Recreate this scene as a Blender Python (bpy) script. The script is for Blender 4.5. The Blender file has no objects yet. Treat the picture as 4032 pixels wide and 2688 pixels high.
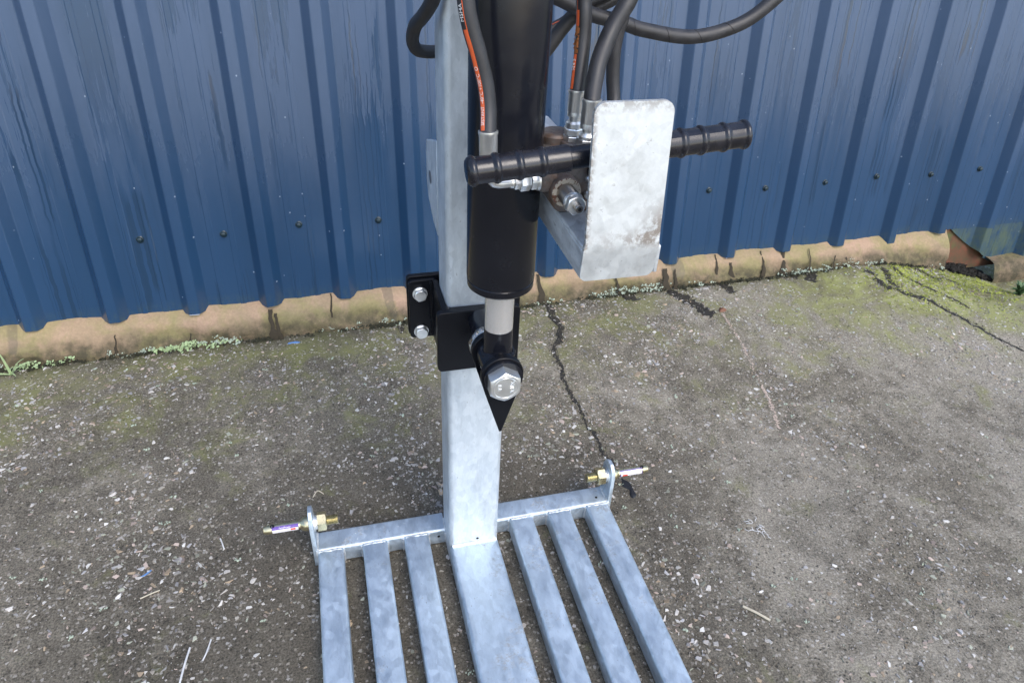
import bpy, math, random
import numpy as np
from mathutils import Vector, Matrix
random.seed(7)
rng = np.random.default_rng(11)
scene = bpy.context.scene
COL = scene.collection

# ------------------------------------------------------------------ camera
cam_d = bpy.data.cameras.new('camera'); cam = bpy.data.objects.new('camera', cam_d); COL.objects.link(cam)
CAM = Vector((-0.25049, -1.16626, 1.45449))
YAW, PITCH, ROLL, FPX = -0.281018, 0.6117356, 0.051914, 2795.0
fw = Vector((-math.sin(YAW)*math.cos(PITCH), math.cos(YAW)*math.cos(PITCH), -math.sin(PITCH)))
rt = Vector((math.cos(YAW), math.sin(YAW), 0)); up = rt.cross(fw)
r2 = math.cos(ROLL)*rt + math.sin(ROLL)*up; u2 = -math.sin(ROLL)*rt + math.cos(ROLL)*up
M = Matrix((r2, u2, -fw)).transposed().to_4x4(); M.translation = CAM
cam.matrix_world = M
cam_d.sensor_fit = 'HORIZONTAL'; cam_d.sensor_width = 36; cam_d.lens = FPX/4032*36
cam_d.clip_start = .02; cam_d.clip_end = 500
scene.camera = cam

# ------------------------------------------------------------------ light
SUN = Vector((.20, -.58, .66)).normalized()          # direction towards the light
world = bpy.data.worlds.new('World'); scene.world = world; world.use_nodes = True
wn = world.node_tree.nodes; wl = world.node_tree.links
bg = wn['Background']; sky = wn.new('ShaderNodeTexSky'); sky.sky_type = 'NISHITA'
sky.sun_disc = False
sky.sun_elevation = math.asin(SUN.z); sky.sun_rotation = math.atan2(SUN.x, SUN.y)
sky.air_density = 1.0; sky.dust_density = 1.6; sky.ozone_density = 0.0
wl.new(sky.outputs[0], bg.inputs[0]); bg.inputs[1].default_value = 0.15
sl = bpy.data.lights.new('sun', 'SUN'); sl.energy = 0.75; sl.angle = math.radians(32); sl.color = (1, .97, .93)
so = bpy.data.objects.new('sun', sl); COL.objects.link(so); so.rotation_euler = SUN.to_track_quat('Z', 'Y').to_euler()
vs = scene.view_settings
vs.view_transform = 'Standard'; vs.look = 'None'; vs.exposure = 1.3; vs.gamma = 1; vs.use_curve_mapping = False
scene.cycles.use_denoising = True
scene.cycles.max_bounces = 5
scene.cycles.use_adaptive_sampling = True; scene.cycles.adaptive_threshold = .025

# ------------------------------------------------------------------ node helper
class NT:
    def __init__(s, name):
        s.m = bpy.data.materials.new(name); s.m.use_nodes = True
        s.t = s.m.node_tree; s.b = s.t.nodes['Principled BSDF']; s.l = s.t.links
    def n(s, typ, **kw):
        nd = s.t.nodes.new('ShaderNode'+typ)
        for k, v in kw.items():
            if k in nd.inputs: s.put(nd.inputs[k], v)
            else: setattr(nd, k, v)
        return nd
    def put(s, inp, v):
        if isinstance(v, bpy.types.NodeSocket): s.l.new(v, inp)
        elif isinstance(v, bpy.types.Node): s.l.new(v.outputs[0], inp)
        else:
            if hasattr(inp, 'default_value') and hasattr(inp.default_value, '__len__') and not hasattr(v, '__len__'): v = (v,)*len(inp.default_value)
            if hasattr(inp, 'default_value') and hasattr(inp.default_value, '__len__') and len(inp.default_value) == 4 and len(v) == 3: v = (*v, 1)
            inp.default_value = v
    def set(s, **kw):
        for k, v in kw.items(): s.put(s.b.inputs[k.replace('_', ' ')], v)
    def pos(s): return s.n('TexCoord').outputs['Object']
    def uv(s): return s.n('TexCoord').outputs['UV']
    def mp(s, v, scale=(1, 1, 1), loc=(0, 0, 0), rot=(0, 0, 0)):
        d = s.n('Mapping'); s.put(d.inputs[0], v); d.inputs['Scale'].default_value = scale; d.inputs['Location'].default_value = loc; d.inputs['Rotation'].default_value = rot
        return d.outputs[0]
    def noise(s, v, sc, det=4, rough=.55, dist=0):
        d = s.n('TexNoise'); s.put(d.inputs['Vector'], v); d.inputs['Scale'].default_value = sc; d.inputs['Detail'].default_value = det
        d.inputs['Roughness'].default_value = rough; d.inputs['Distortion'].default_value = dist; return d.outputs[0]
    def noisec(s, v, sc, det=2):
        d = s.n('TexNoise'); s.put(d.inputs['Vector'], v); d.inputs['Scale'].default_value = sc; d.inputs['Detail'].default_value = det; return d.outputs['Color']
    def vor(s, v, sc, out='Distance', feat='F1', rnd=1):
        d = s.n('TexVoronoi'); d.feature = feat; s.put(d.inputs['Vector'], v); d.inputs['Scale'].default_value = sc; d.inputs['Randomness'].default_value = rnd; return d.outputs[out]
    def rng(s, v, a, b, c=0, d=1, smooth=False):
        x = s.n('MapRange'); x.interpolation_type = 'SMOOTHSTEP' if smooth else 'LINEAR'
        s.put(x.inputs['Value'], v); x.inputs['From Min'].default_value = a; x.inputs['From Max'].default_value = b; x.inputs['To Min'].default_value = c; x.inputs['To Max'].default_value = d
        x.clamp = True; return x.outputs[0]
    def math(s, op, a, b=0.0, c=0.0):
        x = s.n('Math', operation=op); s.put(x.inputs[0], a); s.put(x.inputs[1], b); s.put(x.inputs[2], c); return x.outputs[0]
    def mul(s, a, b): return s.math('MULTIPLY', a, b)
    def add(s, a, b): return s.math('ADD', a, b)
    def mix(s, f, a, b, mode='MIX'):
        x = s.n('Mix', data_type='RGBA', blend_type=mode); x.clamp_factor = True
        s.put(x.inputs[0], f); s.put(x.inputs[6], a); s.put(x.inputs[7], b); return x.outputs[2]
    def sep(s, v):
        x = s.n('SeparateXYZ'); s.put(x.inputs[0], v); return x.outputs
    def bump(s, h, strength=.3, dist=.002):
        x = s.n('Bump'); s.put(x.inputs['Height'], h); x.inputs['Strength'].default_value = strength; x.inputs['Distance'].default_value = dist
        s.l.new(x.outputs[0], s.b.inputs['Normal'])

# ------------------------------------------------------------------ materials
def m_galv(name, lo=(.52, .55, .58), hi=(.76, .79, .82), dirt=.5, streak=(1, 1, 1), band=None, met=.68):
    t = NT(name); p = t.pos(); ps = t.mp(p, streak)
    vn = t.n('TexVoronoi'); t.put(vn.inputs['Vector'], t.mp(p, tuple(.4+.6*c for c in streak))); vn.inputs['Scale'].default_value = 80; spv = t.sep(vn.outputs['Color'])[0]
    cl = t.noise(ps, 26, 6, .72, .4); fine = t.noise(ps, 130, 4, .7)
    v = t.add(t.add(t.mul(t.rng(cl, .34, .66), .42), t.mul(spv, .36)), t.mul(t.rng(fine, .3, .7), .30))
    col = t.mix(v, lo, hi)
    pale = t.rng(t.noise(ps, 8, 4, .6, .8), .56, .64, 0, .28, True)
    col = t.mix(pale, col, tuple(min(.88, 1.08*c) for c in hi))
    grey = t.rng(t.noise(t.mp(ps, (1, 1, 1), (3, 1, 4)), 11, 5, .7, .5), .55, .68, 0, .22, True); col = t.mix(grey, col, tuple(.62*c for c in lo))
    spk = t.mul(t.rng(fine, .63, .68), t.rng(cl, .45, .55)); col = t.mix(t.mul(spk, .5), col, (.16, .16, .16))
    dk = t.rng(t.noise(p, 9, 6, .72), .56, .68, 0, 1, True)
    dk = t.mul(dk, t.rng(t.noise(p, 95, 4, .7), .42, .6))
    rust = t.mix(t.noise(p, 30), (.20, .15, .10), (.12, .10, .085))
    f = t.mul(dk, dirt)
    if band:
        f = t.math('MAXIMUM', f, band(t, p))
    col = t.mix(f, col, rust)
    t.set(Base_Color=col, Metallic=t.rng(f, 0, 1, met, .2), Roughness=t.add(t.add(t.rng(cl, .35, .7, .44, .64), t.mul(spv, .08)), t.mul(f, .25)))
    t.bump(t.add(t.mul(cl, .6), t.mul(fine, .4)), .12, .0012)
    return t.m
def band_shield(t, p):
    x, y, z = t.sep(p)
    zz = t.math('SUBTRACT', 1, t.rng(t.math('ABSOLUTE', t.math('SUBTRACT', z, 1.038)), .0, .022, 0, 1, True))
    n = t.rng(t.noise(p, 60, 6, .75), .44, .58)
    a = t.mul(t.mul(zz, n), t.rng(x, .07, .165, .25, 1.0))
    corner = t.mul(t.rng(x, .125, .16), t.mul(t.rng(z, 1.03, 1.045), t.rng(z, 1.10, 1.05)))
    b = t.mul(corner, t.rng(t.noise(p, 45, 5, .7), .40, .52))
    edge = t.mul(t.rng(x, .068, .062), t.mul(t.rng(t.noise(p, 160, 4, .7), .42, .55), t.rng(z, 1.02, 1.03)))
    top = t.mul(t.rng(z, 1.195, 1.208), t.rng(t.noise(p, 70, 5, .7), .45, .56))
    return t.math('MINIMUM', t.add(t.add(a, b), t.add(t.mul(edge, .7), t.mul(top, .5))), .85)
G_POST = m_galv('galvanised_post', dirt=.22, streak=(1.4, 1.4, .45), lo=(.45, .50, .54), hi=(.70, .745, .78))
G_RAIL = m_galv('galvanised_rail', dirt=.55, streak=(1.2, .5, 1.2), lo=(.40, .47, .53), hi=(.64, .73, .81), met=.9)
G_SHIELD = m_galv('galvanised_shield', lo=(.46, .49, .505), hi=(.66, .69, .70), dirt=.25, band=band_shield)
G_SHELF = m_galv('galvanised_shelf', lo=(.36, .39, .42), hi=(.72, .75, .78), dirt=.45, streak=(1, .4, 1.4))
G_WELD = m_galv('galvanised_weld', lo=(.50, .53, .55), hi=(.74, .77, .78), dirt=.3)

def m_black(name, base=.012, rough=.32, coat=.0, tint=(.9, 1, 1.5), spec=.4):
    t = NT(name); p = t.pos()
    n = t.noise(p, 28, 5, .6); f = t.noise(p, 300, 3, .6)
    dust = t.mul(t.rng(t.noise(p, 6, 5, .7), .45, .75), .045)
    col = t.mix(dust, tuple(base*c for c in tint), (.10, .11, .14))
    sc = t.rng(t.noise(t.mp(p, (90, 90, 2.5)), 1.6, 2, .5), .735, .76, 0, .28)
    col = t.mix(sc, col, (.22, .21, .22))
    t.set(Base_Color=col, Roughness=t.rng(n, .3, .7, rough-.06, rough+.1), Coat_Weight=coat, Coat_Roughness=.25, Specular_IOR_Level=spec)
    t.bump(t.add(n, t.mul(f, .3)), .06, .001)
    return t.m
BLACK = m_black('black_paint', .007, .20, .0); BLACK_PLATE = m_black('black_powder_coat', .004, .34, spec=.22)
def m_rubber(name, base, rough, weave=True):
    t = NT(name); p = t.pos(); n = t.noise(p, 35, 5, .65)
    col = t.mix(t.rng(n, .35, .75), base, tuple(c*1.9+.006 for c in base))
    t.set(Base_Color=col, Roughness=t.rng(n, .3, .7, rough-.08, rough+.1))
    h = t.noise(p, 420, 2, .5)
    t.bump(h, .12, .0006); return t.m
RUBBER = m_rubber('hose_rubber', (.013, .013, .015), .48)
GRIP = m_rubber('moulded_grip_rubber', (.006, .006, .009), .25)

def m_metal(name, col, rough, metallic=1, var=.06, aniso=0):
    t = NT(name); p = t.pos(); n = t.noise(p, 60, 4, .6)
    c = t.mix(t.rng(n, .3, .7), tuple(x*(1-var*2) for x in col), col)
    t.set(Base_Color=c, Metallic=metallic, Roughness=t.rng(n, .3, .7, max(.02, rough-.05*(var > 0)), rough+.07*(var > 0))); return t.m
CHROME = m_metal('chromed_rod', (.90, .89, .88), .16, .78, .0)
ZINC = m_metal('bright_zinc_plate', (.82, .83, .82), .34, .9)
STEEL = m_metal('turned_steel', (.36, .33, .30), .32)
PASS = m_metal('yellow_passivated_steel', (.62, .56, .36), .28, .95, .12)
def m_cast():
    t = NT('rusty_cast_iron'); p = t.pos(); n = t.noise(p, 45, 6, .7); r = t.rng(t.noise(p, 26, 5, .7), .42, .6)
    col = t.mix(r, (.15, .14, .135), (.13, .08, .055)); col = t.mix(t.rng(n, .5, .7), col, (.06, .05, .045))
    t.set(Base_Color=col, Metallic=.35, Roughness=t.rng(n, .3, .7, .4, .7)); t.bump(n, .3, .001); return t.m
CAST = m_cast()
def m_ring():
    t = NT('flaking_painted_boss'); p = t.pos(); n = t.rng(t.noise(p, 190, 3, .6), .52, .56)
    col = t.mix(n, (.42, .37, .30), (.11, .045, .025)); t.set(Base_Color=col, Roughness=.6); return t.m
RING = m_ring()
def m_flat(name, col, rough=.5, metallic=0):
    t = NT(name); p = t.pos(); n = t.noise(p, 80, 3)
    t.set(Base_Color=t.mix(t.rng(n, .3, .7), tuple(c*.85 for c in col), col), Roughness=rough, Metallic=metallic); return t.m
ORANGE = m_flat('orange_hose_print', (.62, .105, .028)); WHITE = m_flat('white_print', (.80, .80, .78))
PURPLE = m_flat('purple_sticker', (.10, .045, .30), .35); STICK = m_flat('white_sticker', (.74, .72, .76), .35); RED = m_flat('red_sticker_mark', (.70, .07, .04), .4)
DARKHOLE = m_flat('dark_hole', (.004, .004, .004), .9)
TORN = m_flat('torn_brown_tape', (.26, .09, .025), .6)

# wall paint -------------------------------------------------------
def m_wall(name, grime=0):
    t = NT(name); uv = t.uv(); u, v, _ = t.sep(uv)
    fr = t.math('FRACT', t.math('DIVIDE', t.add(u, 10*.2493), .2493))
    trough = t.mul(t.rng(fr, .40, .54, 0, 1, True), t.rng(fr, .97, .84, 0, 1, True))
    nf = t.noise(t.mp(uv, (70, 26, 1)), 1.0, 4, .7); nb = t.noise(t.mp(uv, (9, 1.1, 1)), 1.0, 4, .6, .3)
    # dew film, thicker up the sheet, washed off in streaks down the middle of the pans
    film = t.rng(t.add(v, t.add(t.mul(t.math('SUBTRACT', nb, .5), .8), t.mul(t.math('SUBTRACT', nf, .5), .18))), .30, 1.15, 0, 1, True)
    ws = t.noise(t.mp(uv, (34, 2.6, 1), (2, 7, 0)), 1.0, 4, .68, .25); wg = t.noise(t.mp(uv, (3.3, 1.2, 1), (5, 1, 0)), 1.0, 2, .5)
    wash = t.mul(t.rng(t.add(ws, t.mul(t.math('SUBTRACT', wg, .5), .9)), .50, .60, 0, 1, True), t.rng(trough, 0, 1, .15, 1))
    film = t.mul(film, t.math('SUBTRACT', 1, t.mul(wash, .9)))
    wob = t.mul(t.math('SUBTRACT', t.noise(t.mp(uv, (3, 10, 1)), 1.0, 3, .6), .5), .022)
    x = t.n('CombineXYZ'); t.put(x.inputs[0], t.mul(t.add(u, wob), 26)); t.put(x.inputs[1], t.mul(v, .22))
    vr = t.noise(x.outputs[0], 1.0, 2, .5)
    line = t.math('SUBTRACT', 1, t.rng(t.math('ABSOLUTE', t.math('SUBTRACT', vr, .5)), .010, .032, 0, 1, True))
    gate = t.mul(t.rng(t.noise(t.mp(uv, (8, 1.9, 1), (3, 5, 0)), 1.0, 2, .5), .49, .55, 0, 1, True), trough)
    run = t.mul(line, gate)
    film = t.mul(film, t.math('SUBTRACT', 1, run))
    tone = t.noise(t.mp(uv, (3, .6, 1), (9, 2, 0)), 1.0, 2, .5)
    paint = t.mix(t.rng(tone, .35, .65), (.013, .041, .092), (.018, .051, .112))
    col = t.mix(t.mul(film, .62), paint, (.066, .100, .168))
    col = t.mix(t.mul(run, .75), col, (.012, .032, .066))
    vn = t.n('TexVoronoi'); t.put(vn.inputs['Vector'], t.mp(uv, (1, .8, 1))); vn.inputs['Scale'].default_value = 42
    drop = t.mul(t.rng(vn.outputs['Distance'], .11, .06), t.rng(t.sep(vn.outputs['Color'])[0], .86, .88))
    col = t.mix(t.mul(drop, .4), col, (.50, .58, .68))
    if grime:
        g = t.mul(t.rng(v, .30, .05), t.rng(t.noise(t.mp(uv, (9, 4, 1)), 1, 5, .7), .40, .6)); col = t.mix(t.mul(g, grime), col, (.08, .11, .07))
    base = t.mul(t.rng(v, .150, .085), t.rng(nf, .42, .62)); col = t.mix(t.mul(base, .4), col, (.07, .09, .05))
    t.set(Base_Color=col, Roughness=t.add(t.rng(film, 0, 1, .20, .40), t.mul(run, -.12)), Specular_IOR_Level=.45)
    t.bump(t.add(t.mul(nf, .2), t.mul(drop, 2)), .05, .001)
    return t.m
WALL = m_wall('blue_cladding_paint'); WALL_OLD = m_wall('blue_cladding_paint_grimy', .8)
FAST = m_flat('fastener_cap_paint', (.007, .022, .032), .22); EDGE = m_flat('cut_sheet_edge', (.42, .47, .55), .4, .3)
def m_redboard():
    t = NT('rusty_red_flashing'); p = t.pos(); n = t.noise(p, 25, 5, .7)
    col = t.mix(t.rng(n, .35, .65), (.13, .042, .022), (.07, .05, .022)); col = t.mix(t.rng(t.noise(p, 12), .5, .65), col, (.07, .085, .025))
    t.set(Base_Color=col, Roughness=.75); return t.m
REDB = m_redboard()

# plinth -----------------------------------------------------------
def m_plinth():
    t = NT('tan_rendered_plinth'); uv = t.uv(); u, v, _ = t.sep(uv); p = t.pos()
    n = t.noise(p, 9, 5, .65); f = t.noise(p, 110, 4, .7)
    col = t.mix(t.rng(n, .35, .68), (.37, .255, .165), (.27, .205, .125))
    col = t.mix(t.rng(t.noise(p, 5, 4, .6), .50, .68, 0, .8), col, (.42, .275, .195))
    green = t.mul(t.rng(t.noise(p, 7, 5, .7, .5), .44, .60), t.rng(v, 1.0, .35, .55, 1))
    col = t.mix(t.mul(green, .8), col, (.225, .215, .075))
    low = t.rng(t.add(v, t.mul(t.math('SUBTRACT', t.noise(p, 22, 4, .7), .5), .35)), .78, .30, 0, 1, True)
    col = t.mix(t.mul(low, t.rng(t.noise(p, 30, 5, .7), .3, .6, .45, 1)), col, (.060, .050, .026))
    # water runs down the face
    wob = t.mul(t.math('SUBTRACT', t.noise(t.mp(uv, (6, 1.5, 1)), 1, 3), .5), .03)
    x = t.n('CombineXYZ'); t.put(x.inputs[0], t.mul(t.add(u, wob), 9)); t.put(x.inputs[1], t.mul(v, .25))
    r = t.noise(x.outputs[0], 1.0, 2, .5); run = t.rng(r, .655, .675, 0, 1, True)
    run = t.mul(t.mul(run, .5), t.rng(t.noise(t.mp(uv, (40, 6, 1)), 1, 3), .34, .44))
    col = t.mix(t.mul(run, .85), col, (.055, .042, .022))
    col = t.mix(t.mul(t.rng(f, .3, .7), .25), col, (.08, .07, .05), 'MULTIPLY')
    t.set(Base_Color=col, Roughness=t.math('SUBTRACT', .85, t.mul(run, .5))); t.bump(t.add(f, n), .35, .003); return t.m
PLINTH = m_plinth()

# ground -----------------------------------------------------------
def m_ground():
    t = NT('weathered_concrete'); p = t.pos(); x, y, z = t.sep(p)
    big = t.noise(p, 1.7, 4, .6); mid = t.noise(p, 16, 6, .72); fine = t.noise(p, 210, 4, .78)
    col = t.mix(t.rng(mid, .32, .68), (.078, .067, .049), (.215, .191, .145))
    pale = t.mul(t.rng(t.add(t.add(t.add(big, t.rng(y, .2, .9, 0, .07)), t.mul(t.math('SUBTRACT', mid, .5), .5)), t.rng(x, -.4, 2.2, -.10, .20)), .48, .72, 0, 1, True), .75)
    col = t.mix(pale, col, (.38, .345, .28))
    col = t.mix(t.rng(t.add(t.noise(p, 3.1, 5, .7, .4), t.rng(x, -.6, 1.8, .04, -.06)), .49, .64, 0, .8, True), col, t.mix(.62, col, (.02, .016, .010)))
    col = t.mix(t.rng(fine, .36, .66), t.mix(.62, col, (0, 0, 0)), t.mix(.24, col, (.56, .50, .40)))
    # broad patch round the base: damp concrete, with shade of rail gaps painted in
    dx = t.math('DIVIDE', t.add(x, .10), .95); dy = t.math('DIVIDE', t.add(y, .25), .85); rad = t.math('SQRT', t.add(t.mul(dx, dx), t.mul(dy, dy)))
    damp_shade = t.rng(t.add(rad, t.mul(t.math('SUBTRACT', big, .5), 1.1)), 1.05, .45, 0, .5, True); col = t.mix(damp_shade, col, t.mix(.8, col, (.012, .009, .005)))
    near = t.rng(y, .15, .95, 0, 1)
    corner = t.mul(t.rng(x, 1.2, 2.1, 0, 1, True), t.rng(y, .30, .92, 0, 1, True))
    gn = t.noise(p, 7, 6, .72, .6)
    gm = t.rng(t.add(t.add(gn, t.mul(near, .22)), t.mul(corner, .32)), .56, .82, 0, 1, True)
    gm = t.mul(gm, t.rng(mid, .25, .6, .35, 1))
    gcol = t.mix(t.rng(gn, .4, .6), (.135, .128, .048), t.mix(corner, (.175, .180, .062), (.36, .40, .095)))
    col = t.mix(t.mul(gm, .82), col, gcol)
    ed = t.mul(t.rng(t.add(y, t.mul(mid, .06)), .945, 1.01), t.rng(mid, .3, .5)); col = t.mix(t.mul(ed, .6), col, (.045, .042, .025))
    pw = t.n('VectorMath', operation='ADD'); t.put(pw.inputs[0], p)
    ds = t.n('VectorMath', operation='SCALE'); t.put(ds.inputs[0], t.noisec(p, 160, 1)); ds.inputs['Scale'].default_value = .008; t.put(pw.inputs[1], ds.outputs[0])
    vn = t.n('TexVoronoi'); t.put(vn.inputs['Vector'], pw.outputs[0]); vn.inputs['Scale'].default_value = 125; cc = t.sep(vn.outputs['Color'])
    m = t.mul(t.rng(cc[0], .78, .82), t.rng(vn.outputs['Distance'], .52, .36)); col = t.mix(t.mul(m, t.rng(cc[2], 0, 1, .25, .75)), col, t.mix(cc[1], (.36, .32, .26), (.50, .48, .45)))
    hole = t.mul(t.rng(cc[0], .16, .10), t.rng(vn.outputs['Distance'], .45, .25)); col = t.mix(t.mul(hole, .7), col, (.022, .019, .014))
    t.set(Base_Color=col, Roughness=t.rng(big, .4, .65, .88, .70), Specular_IOR_Level=.35)
    t.bump(t.add(t.add(t.mul(mid, .5), fine), t.mul(hole, -1)), .6, .004); return t.m
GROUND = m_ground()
def m_chips():
    t = NT('aggregate_stone'); a = t.n('Attribute', attribute_name='stone'); n = t.noise(t.pos(), 400, 3)
    t.set(Base_Color=t.mix(t.rng(n, .3, .75), t.mix(.35, a.outputs['Color'], (.05, .045, .04)), a.outputs['Color']), Roughness=.65); return t.m
CHIPS = m_chips()
def m_crack():
    t = NT('wet_crack_filler'); p = t.pos(); n = t.noise(p, 90, 5, .7)
    t.set(Base_Color=t.mix(t.rng(n, .35, .7), (.010, .009, .008), (.045, .040, .030)), Roughness=t.rng(n, .3, .7, .25, .7)); t.bump(n, .5, .003); return t.m
CRACK = m_crack(); TAR = m_flat('black_tar', (.014, .014, .016), .45)
LICHEN = m_flat('pale_lichen', (.36, .42, .33), .85); SPROUT = m_flat('pale_green_sprout', (.33, .43, .22), .6)
GRASS = m_flat('green_leaf', (.07, .13, .05), .55); STRAW = m_flat('dry_straw', (.52, .47, .36), .7); FIBRE = m_flat('white_fibre', (.60, .60, .60), .7)
BLUEP = m_flat('blue_paint_spot', (.10, .22, .45), .6); CHALK = m_flat('pale_scratch', (.50, .40, .33), .85); RUSTL = m_flat('rust_brown_leaf', (.16, .07, .04), .7)

# ------------------------------------------------------------------ mesh helpers
def mk(name, vf, mat, parent=None, angle=32, smooth=True, bevel=0, uv=None):
    v, f = vf[:2]
    me = bpy.data.meshes.new(name); me.from_pydata([tuple(map(float, a)) for a in v], [], f)
    import bmesh
    bm = bmesh.new(); bm.from_mesh(me); bmesh.ops.recalc_face_normals(bm, faces=bm.faces); bm.to_mesh(me); bm.free()
    if uv is not None:
        lay = me.uv_layers.new(name='UVMap'); idx = np.empty(len(me.loops), np.int32); me.loops.foreach_get('vertex_index', idx)
        lay.data.foreach_set('uv', np.asarray(uv, np.float32)[idx].ravel())
    me.materials.append(mat)
    if smooth:
        me.polygons.foreach_set('use_smooth', [True]*len(me.polygons)); me.set_sharp_from_angle(angle=math.radians(angle))
    o = bpy.data.objects.new(name, me); COL.objects.link(o)
    if parent is not None: o.parent = parent
    if bevel:
        b = o.modifiers.new('bevel', 'BEVEL'); b.width = bevel; b.segments = 2; b.limit_method = 'ANGLE'; b.angle_limit = math.radians(40)
    return o
def empty(name, loc=(0, 0, 0)):
    o = bpy.data.objects.new(name, None); COL.objects.link(o); o.location = loc; o.empty_display_size = .05; return o
def tag(o, label=None, cat=None, group=None, kind=None):
    if label: o['label'] = label
    if cat: o['category'] = cat
    if group: o['group'] = group
    if kind: o['kind'] = kind
    return o
def join(*vfs):
    V, F = [], []
    for v, f in vfs:
        b = len(V); V += [tuple(a) for a in v]; F += [[i+b for i in q] for q in f]
    return V, F
AX = {'x': (1, 2, 0), 'y': (0, 2, 1), 'z': (0, 1, 2)}
def to3(a, b, c, ax):
    o = [0, 0, 0]; i, j, k = AX[ax]; o[i] = a; o[j] = b; o[k] = c; return tuple(o)
def prism(poly, lo, hi, ax):
    n = len(poly); v = [to3(a, b, lo, ax) for a, b in poly]+[to3(a, b, hi, ax) for a, b in poly]
    f = [list(range(n)), list(range(n, 2*n))]+[[i, (i+1) % n, n+(i+1) % n, n+i] for i in range(n)]
    return v, f
def rrect(a0, a1, b0, b1, r, n=4):
    out = []
    for cx, cy, s in ((a1-r, b1-r, 0), (a0+r, b1-r, 90), (a0+r, b0+r, 180), (a1-r, b0+r, 270)):
        for i in range(n+1):
            t = math.radians(s+90*i/n); out.append((cx+r*math.cos(t), cy+r*math.sin(t)))
    return out
def lathe(prof, c, ax, n=32, cap=True):
    """prof: list of (radius, position along ax); c: centre in the two other axes"""
    v, f = [], []
    for r, h in prof:
        for i in range(n):
            t = 2*math.pi*i/n; v.append(to3(c[0]+r*math.cos(t), c[1]+r*math.sin(t), h, ax))
    for k in range(len(prof)-1):
        for i in range(n): f.append([k*n+i, k*n+(i+1) % n, (k+1)*n+(i+1) % n, (k+1)*n+i])
    if cap: f += [list(range(n)), list(range((len(prof)-1)*n, len(prof)*n))]
    return v, f
def hexhead(c, ax, lo, hi, af, rot=0, ch=.12):
    """hexagon with chamfered outer corners; the face at hi is the dressed one"""
    R = af/math.sqrt(3); s = 1 if hi > lo else -1; L = abs(hi-lo); n = 36; v, f = [], []
    def rad(t, cap): 
        a = (t-rot) % (math.pi/3)-math.pi/6; h = (af/2)/math.cos(a); return h
    rows = []
    for h, mode in ((lo, 0), (hi-s*L*ch*1.6, 0), (hi, 1)):
        for i in range(n):
            t = 2*math.pi*i/n; rr = rad(t, 0)
            if mode == 1: r = af/2*.955; z = hi
            else:
                r = rr; z = h
                if h != lo: z = hi-s*(L*ch*.4+(rr-af/2)*.55)
            v.append(to3(c[0]+r*math.cos(t), c[1]+r*math.sin(t), z, ax))
    for k in range(2):
        for i in range(n): f.append([k*n+i, k*n+(i+1) % n, (k+1)*n+(i+1) % n, (k+1)*n+i])
    f += [list(range(n)), list(range(2*n, 3*n))]
    return v, f
def box(x0, x1, y0, y1, z0, z1): return prism([(x0, y0), (x1, y0), (x1, y1), (x0, y1)], z0, z1, 'z')
def spline(pts, step=.006):
    P = [Vector(p) for p in pts]; P = [2*P[0]-P[1]]+P+[2*P[-1]-P[-2]]; out = []
    for i in range(1, len(P)-2):
        a, b, c, d = P[i-1:i+3]; n = max(2, int((c-b).length/step))
        for k in range(n):
            t = k/n; out.append(.5*((2*b)+(c-a)*t+(2*a-5*b+4*c-d)*t*t+(3*b-a-3*c+d)*t**3))
    out.append(P[-2]); return out
class Tube:
    def __init__(s, pts, r, ref=(-.85, -.5, 0), step=.006):
        s.p = spline(pts, step); s.r = r; n = len(s.p); s.T = []; s.A = []; s.B = []; s.len = [0]
        ref = Vector(ref)
        for i in range(n):
            t = (s.p[min(i+1, n-1)]-s.p[max(i-1, 0)]).normalized(); a = (ref-ref.dot(t)*t)
            if a.length < .05: a = s.A[-1] if s.A else t.orthogonal()
            a.normalize(); s.T.append(t); s.A.append(a); s.B.append(t.cross(a))
            if i: s.len.append(s.len[-1]+(s.p[i]-s.p[i-1]).length)
    def mesh(s, n=20, wob=.0):
        v, f = [], []
        for i, p in enumerate(s.p):
            for k in range(n):
                t = 2*math.pi*k/n; v.append(p+s.r*(math.cos(t)*s.A[i]+math.sin(t)*s.B[i]))
        for i in range(len(s.p)-1):
            for k in range(n): f.append([i*n+k, i*n+(k+1) % n, (i+1)*n+(k+1) % n, (i+1)*n+k])
        f += [list(range(n)), list(range((len(s.p)-1)*n, len(s.p)*n))]
        return v, f
    def at(s, d, th, r):
        i = int(np.searchsorted(s.len, d))-1; i = max(0, min(i, len(s.p)-2)); k = (d-s.len[i])/max(1e-9, s.len[i+1]-s.len[i])
        p = s.p[i].lerp(s.p[i+1], k); a = s.A[i].lerp(s.A[i+1], k); b = s.B[i].lerp(s.B[i+1], k)
        return p+r*(math.cos(th)*a+math.sin(th)*b)
    def strip(s, d0, d1, th0, th1, lift=.0004, n=6):
        v, f = [], []; m = max(2, int((d1-d0)/.004))
        for i in range(m+1):
            for k in range(n+1): v.append(s.at(d0+(d1-d0)*i/m, th0+(th1-th0)*k/n, s.r+lift))
        for i in range(m):
            for k in range(n): a = i*(n+1)+k; f.append([a, a+1, a+n+2, a+n+1])
        return v, f
def text2d(body, size):
    cu = bpy.data.curves.new('lettering', 'FONT'); cu.body = body; cu.size = size; cu.resolution_u = 2
    ob = bpy.data.objects.new('lettering', cu); COL.objects.link(ob); dg = bpy.context.evaluated_depsgraph_get(); dg.update()
    me = bpy.data.meshes.new_from_object(ob.evaluated_get(dg))
    v = [(a.co.x, a.co.y) for a in me.vertices]; f = [list(q.vertices) for q in me.polygons]
    bpy.data.objects.remove(ob); bpy.data.curves.remove(cu); bpy.data.meshes.remove(me)
    return v, f
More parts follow.
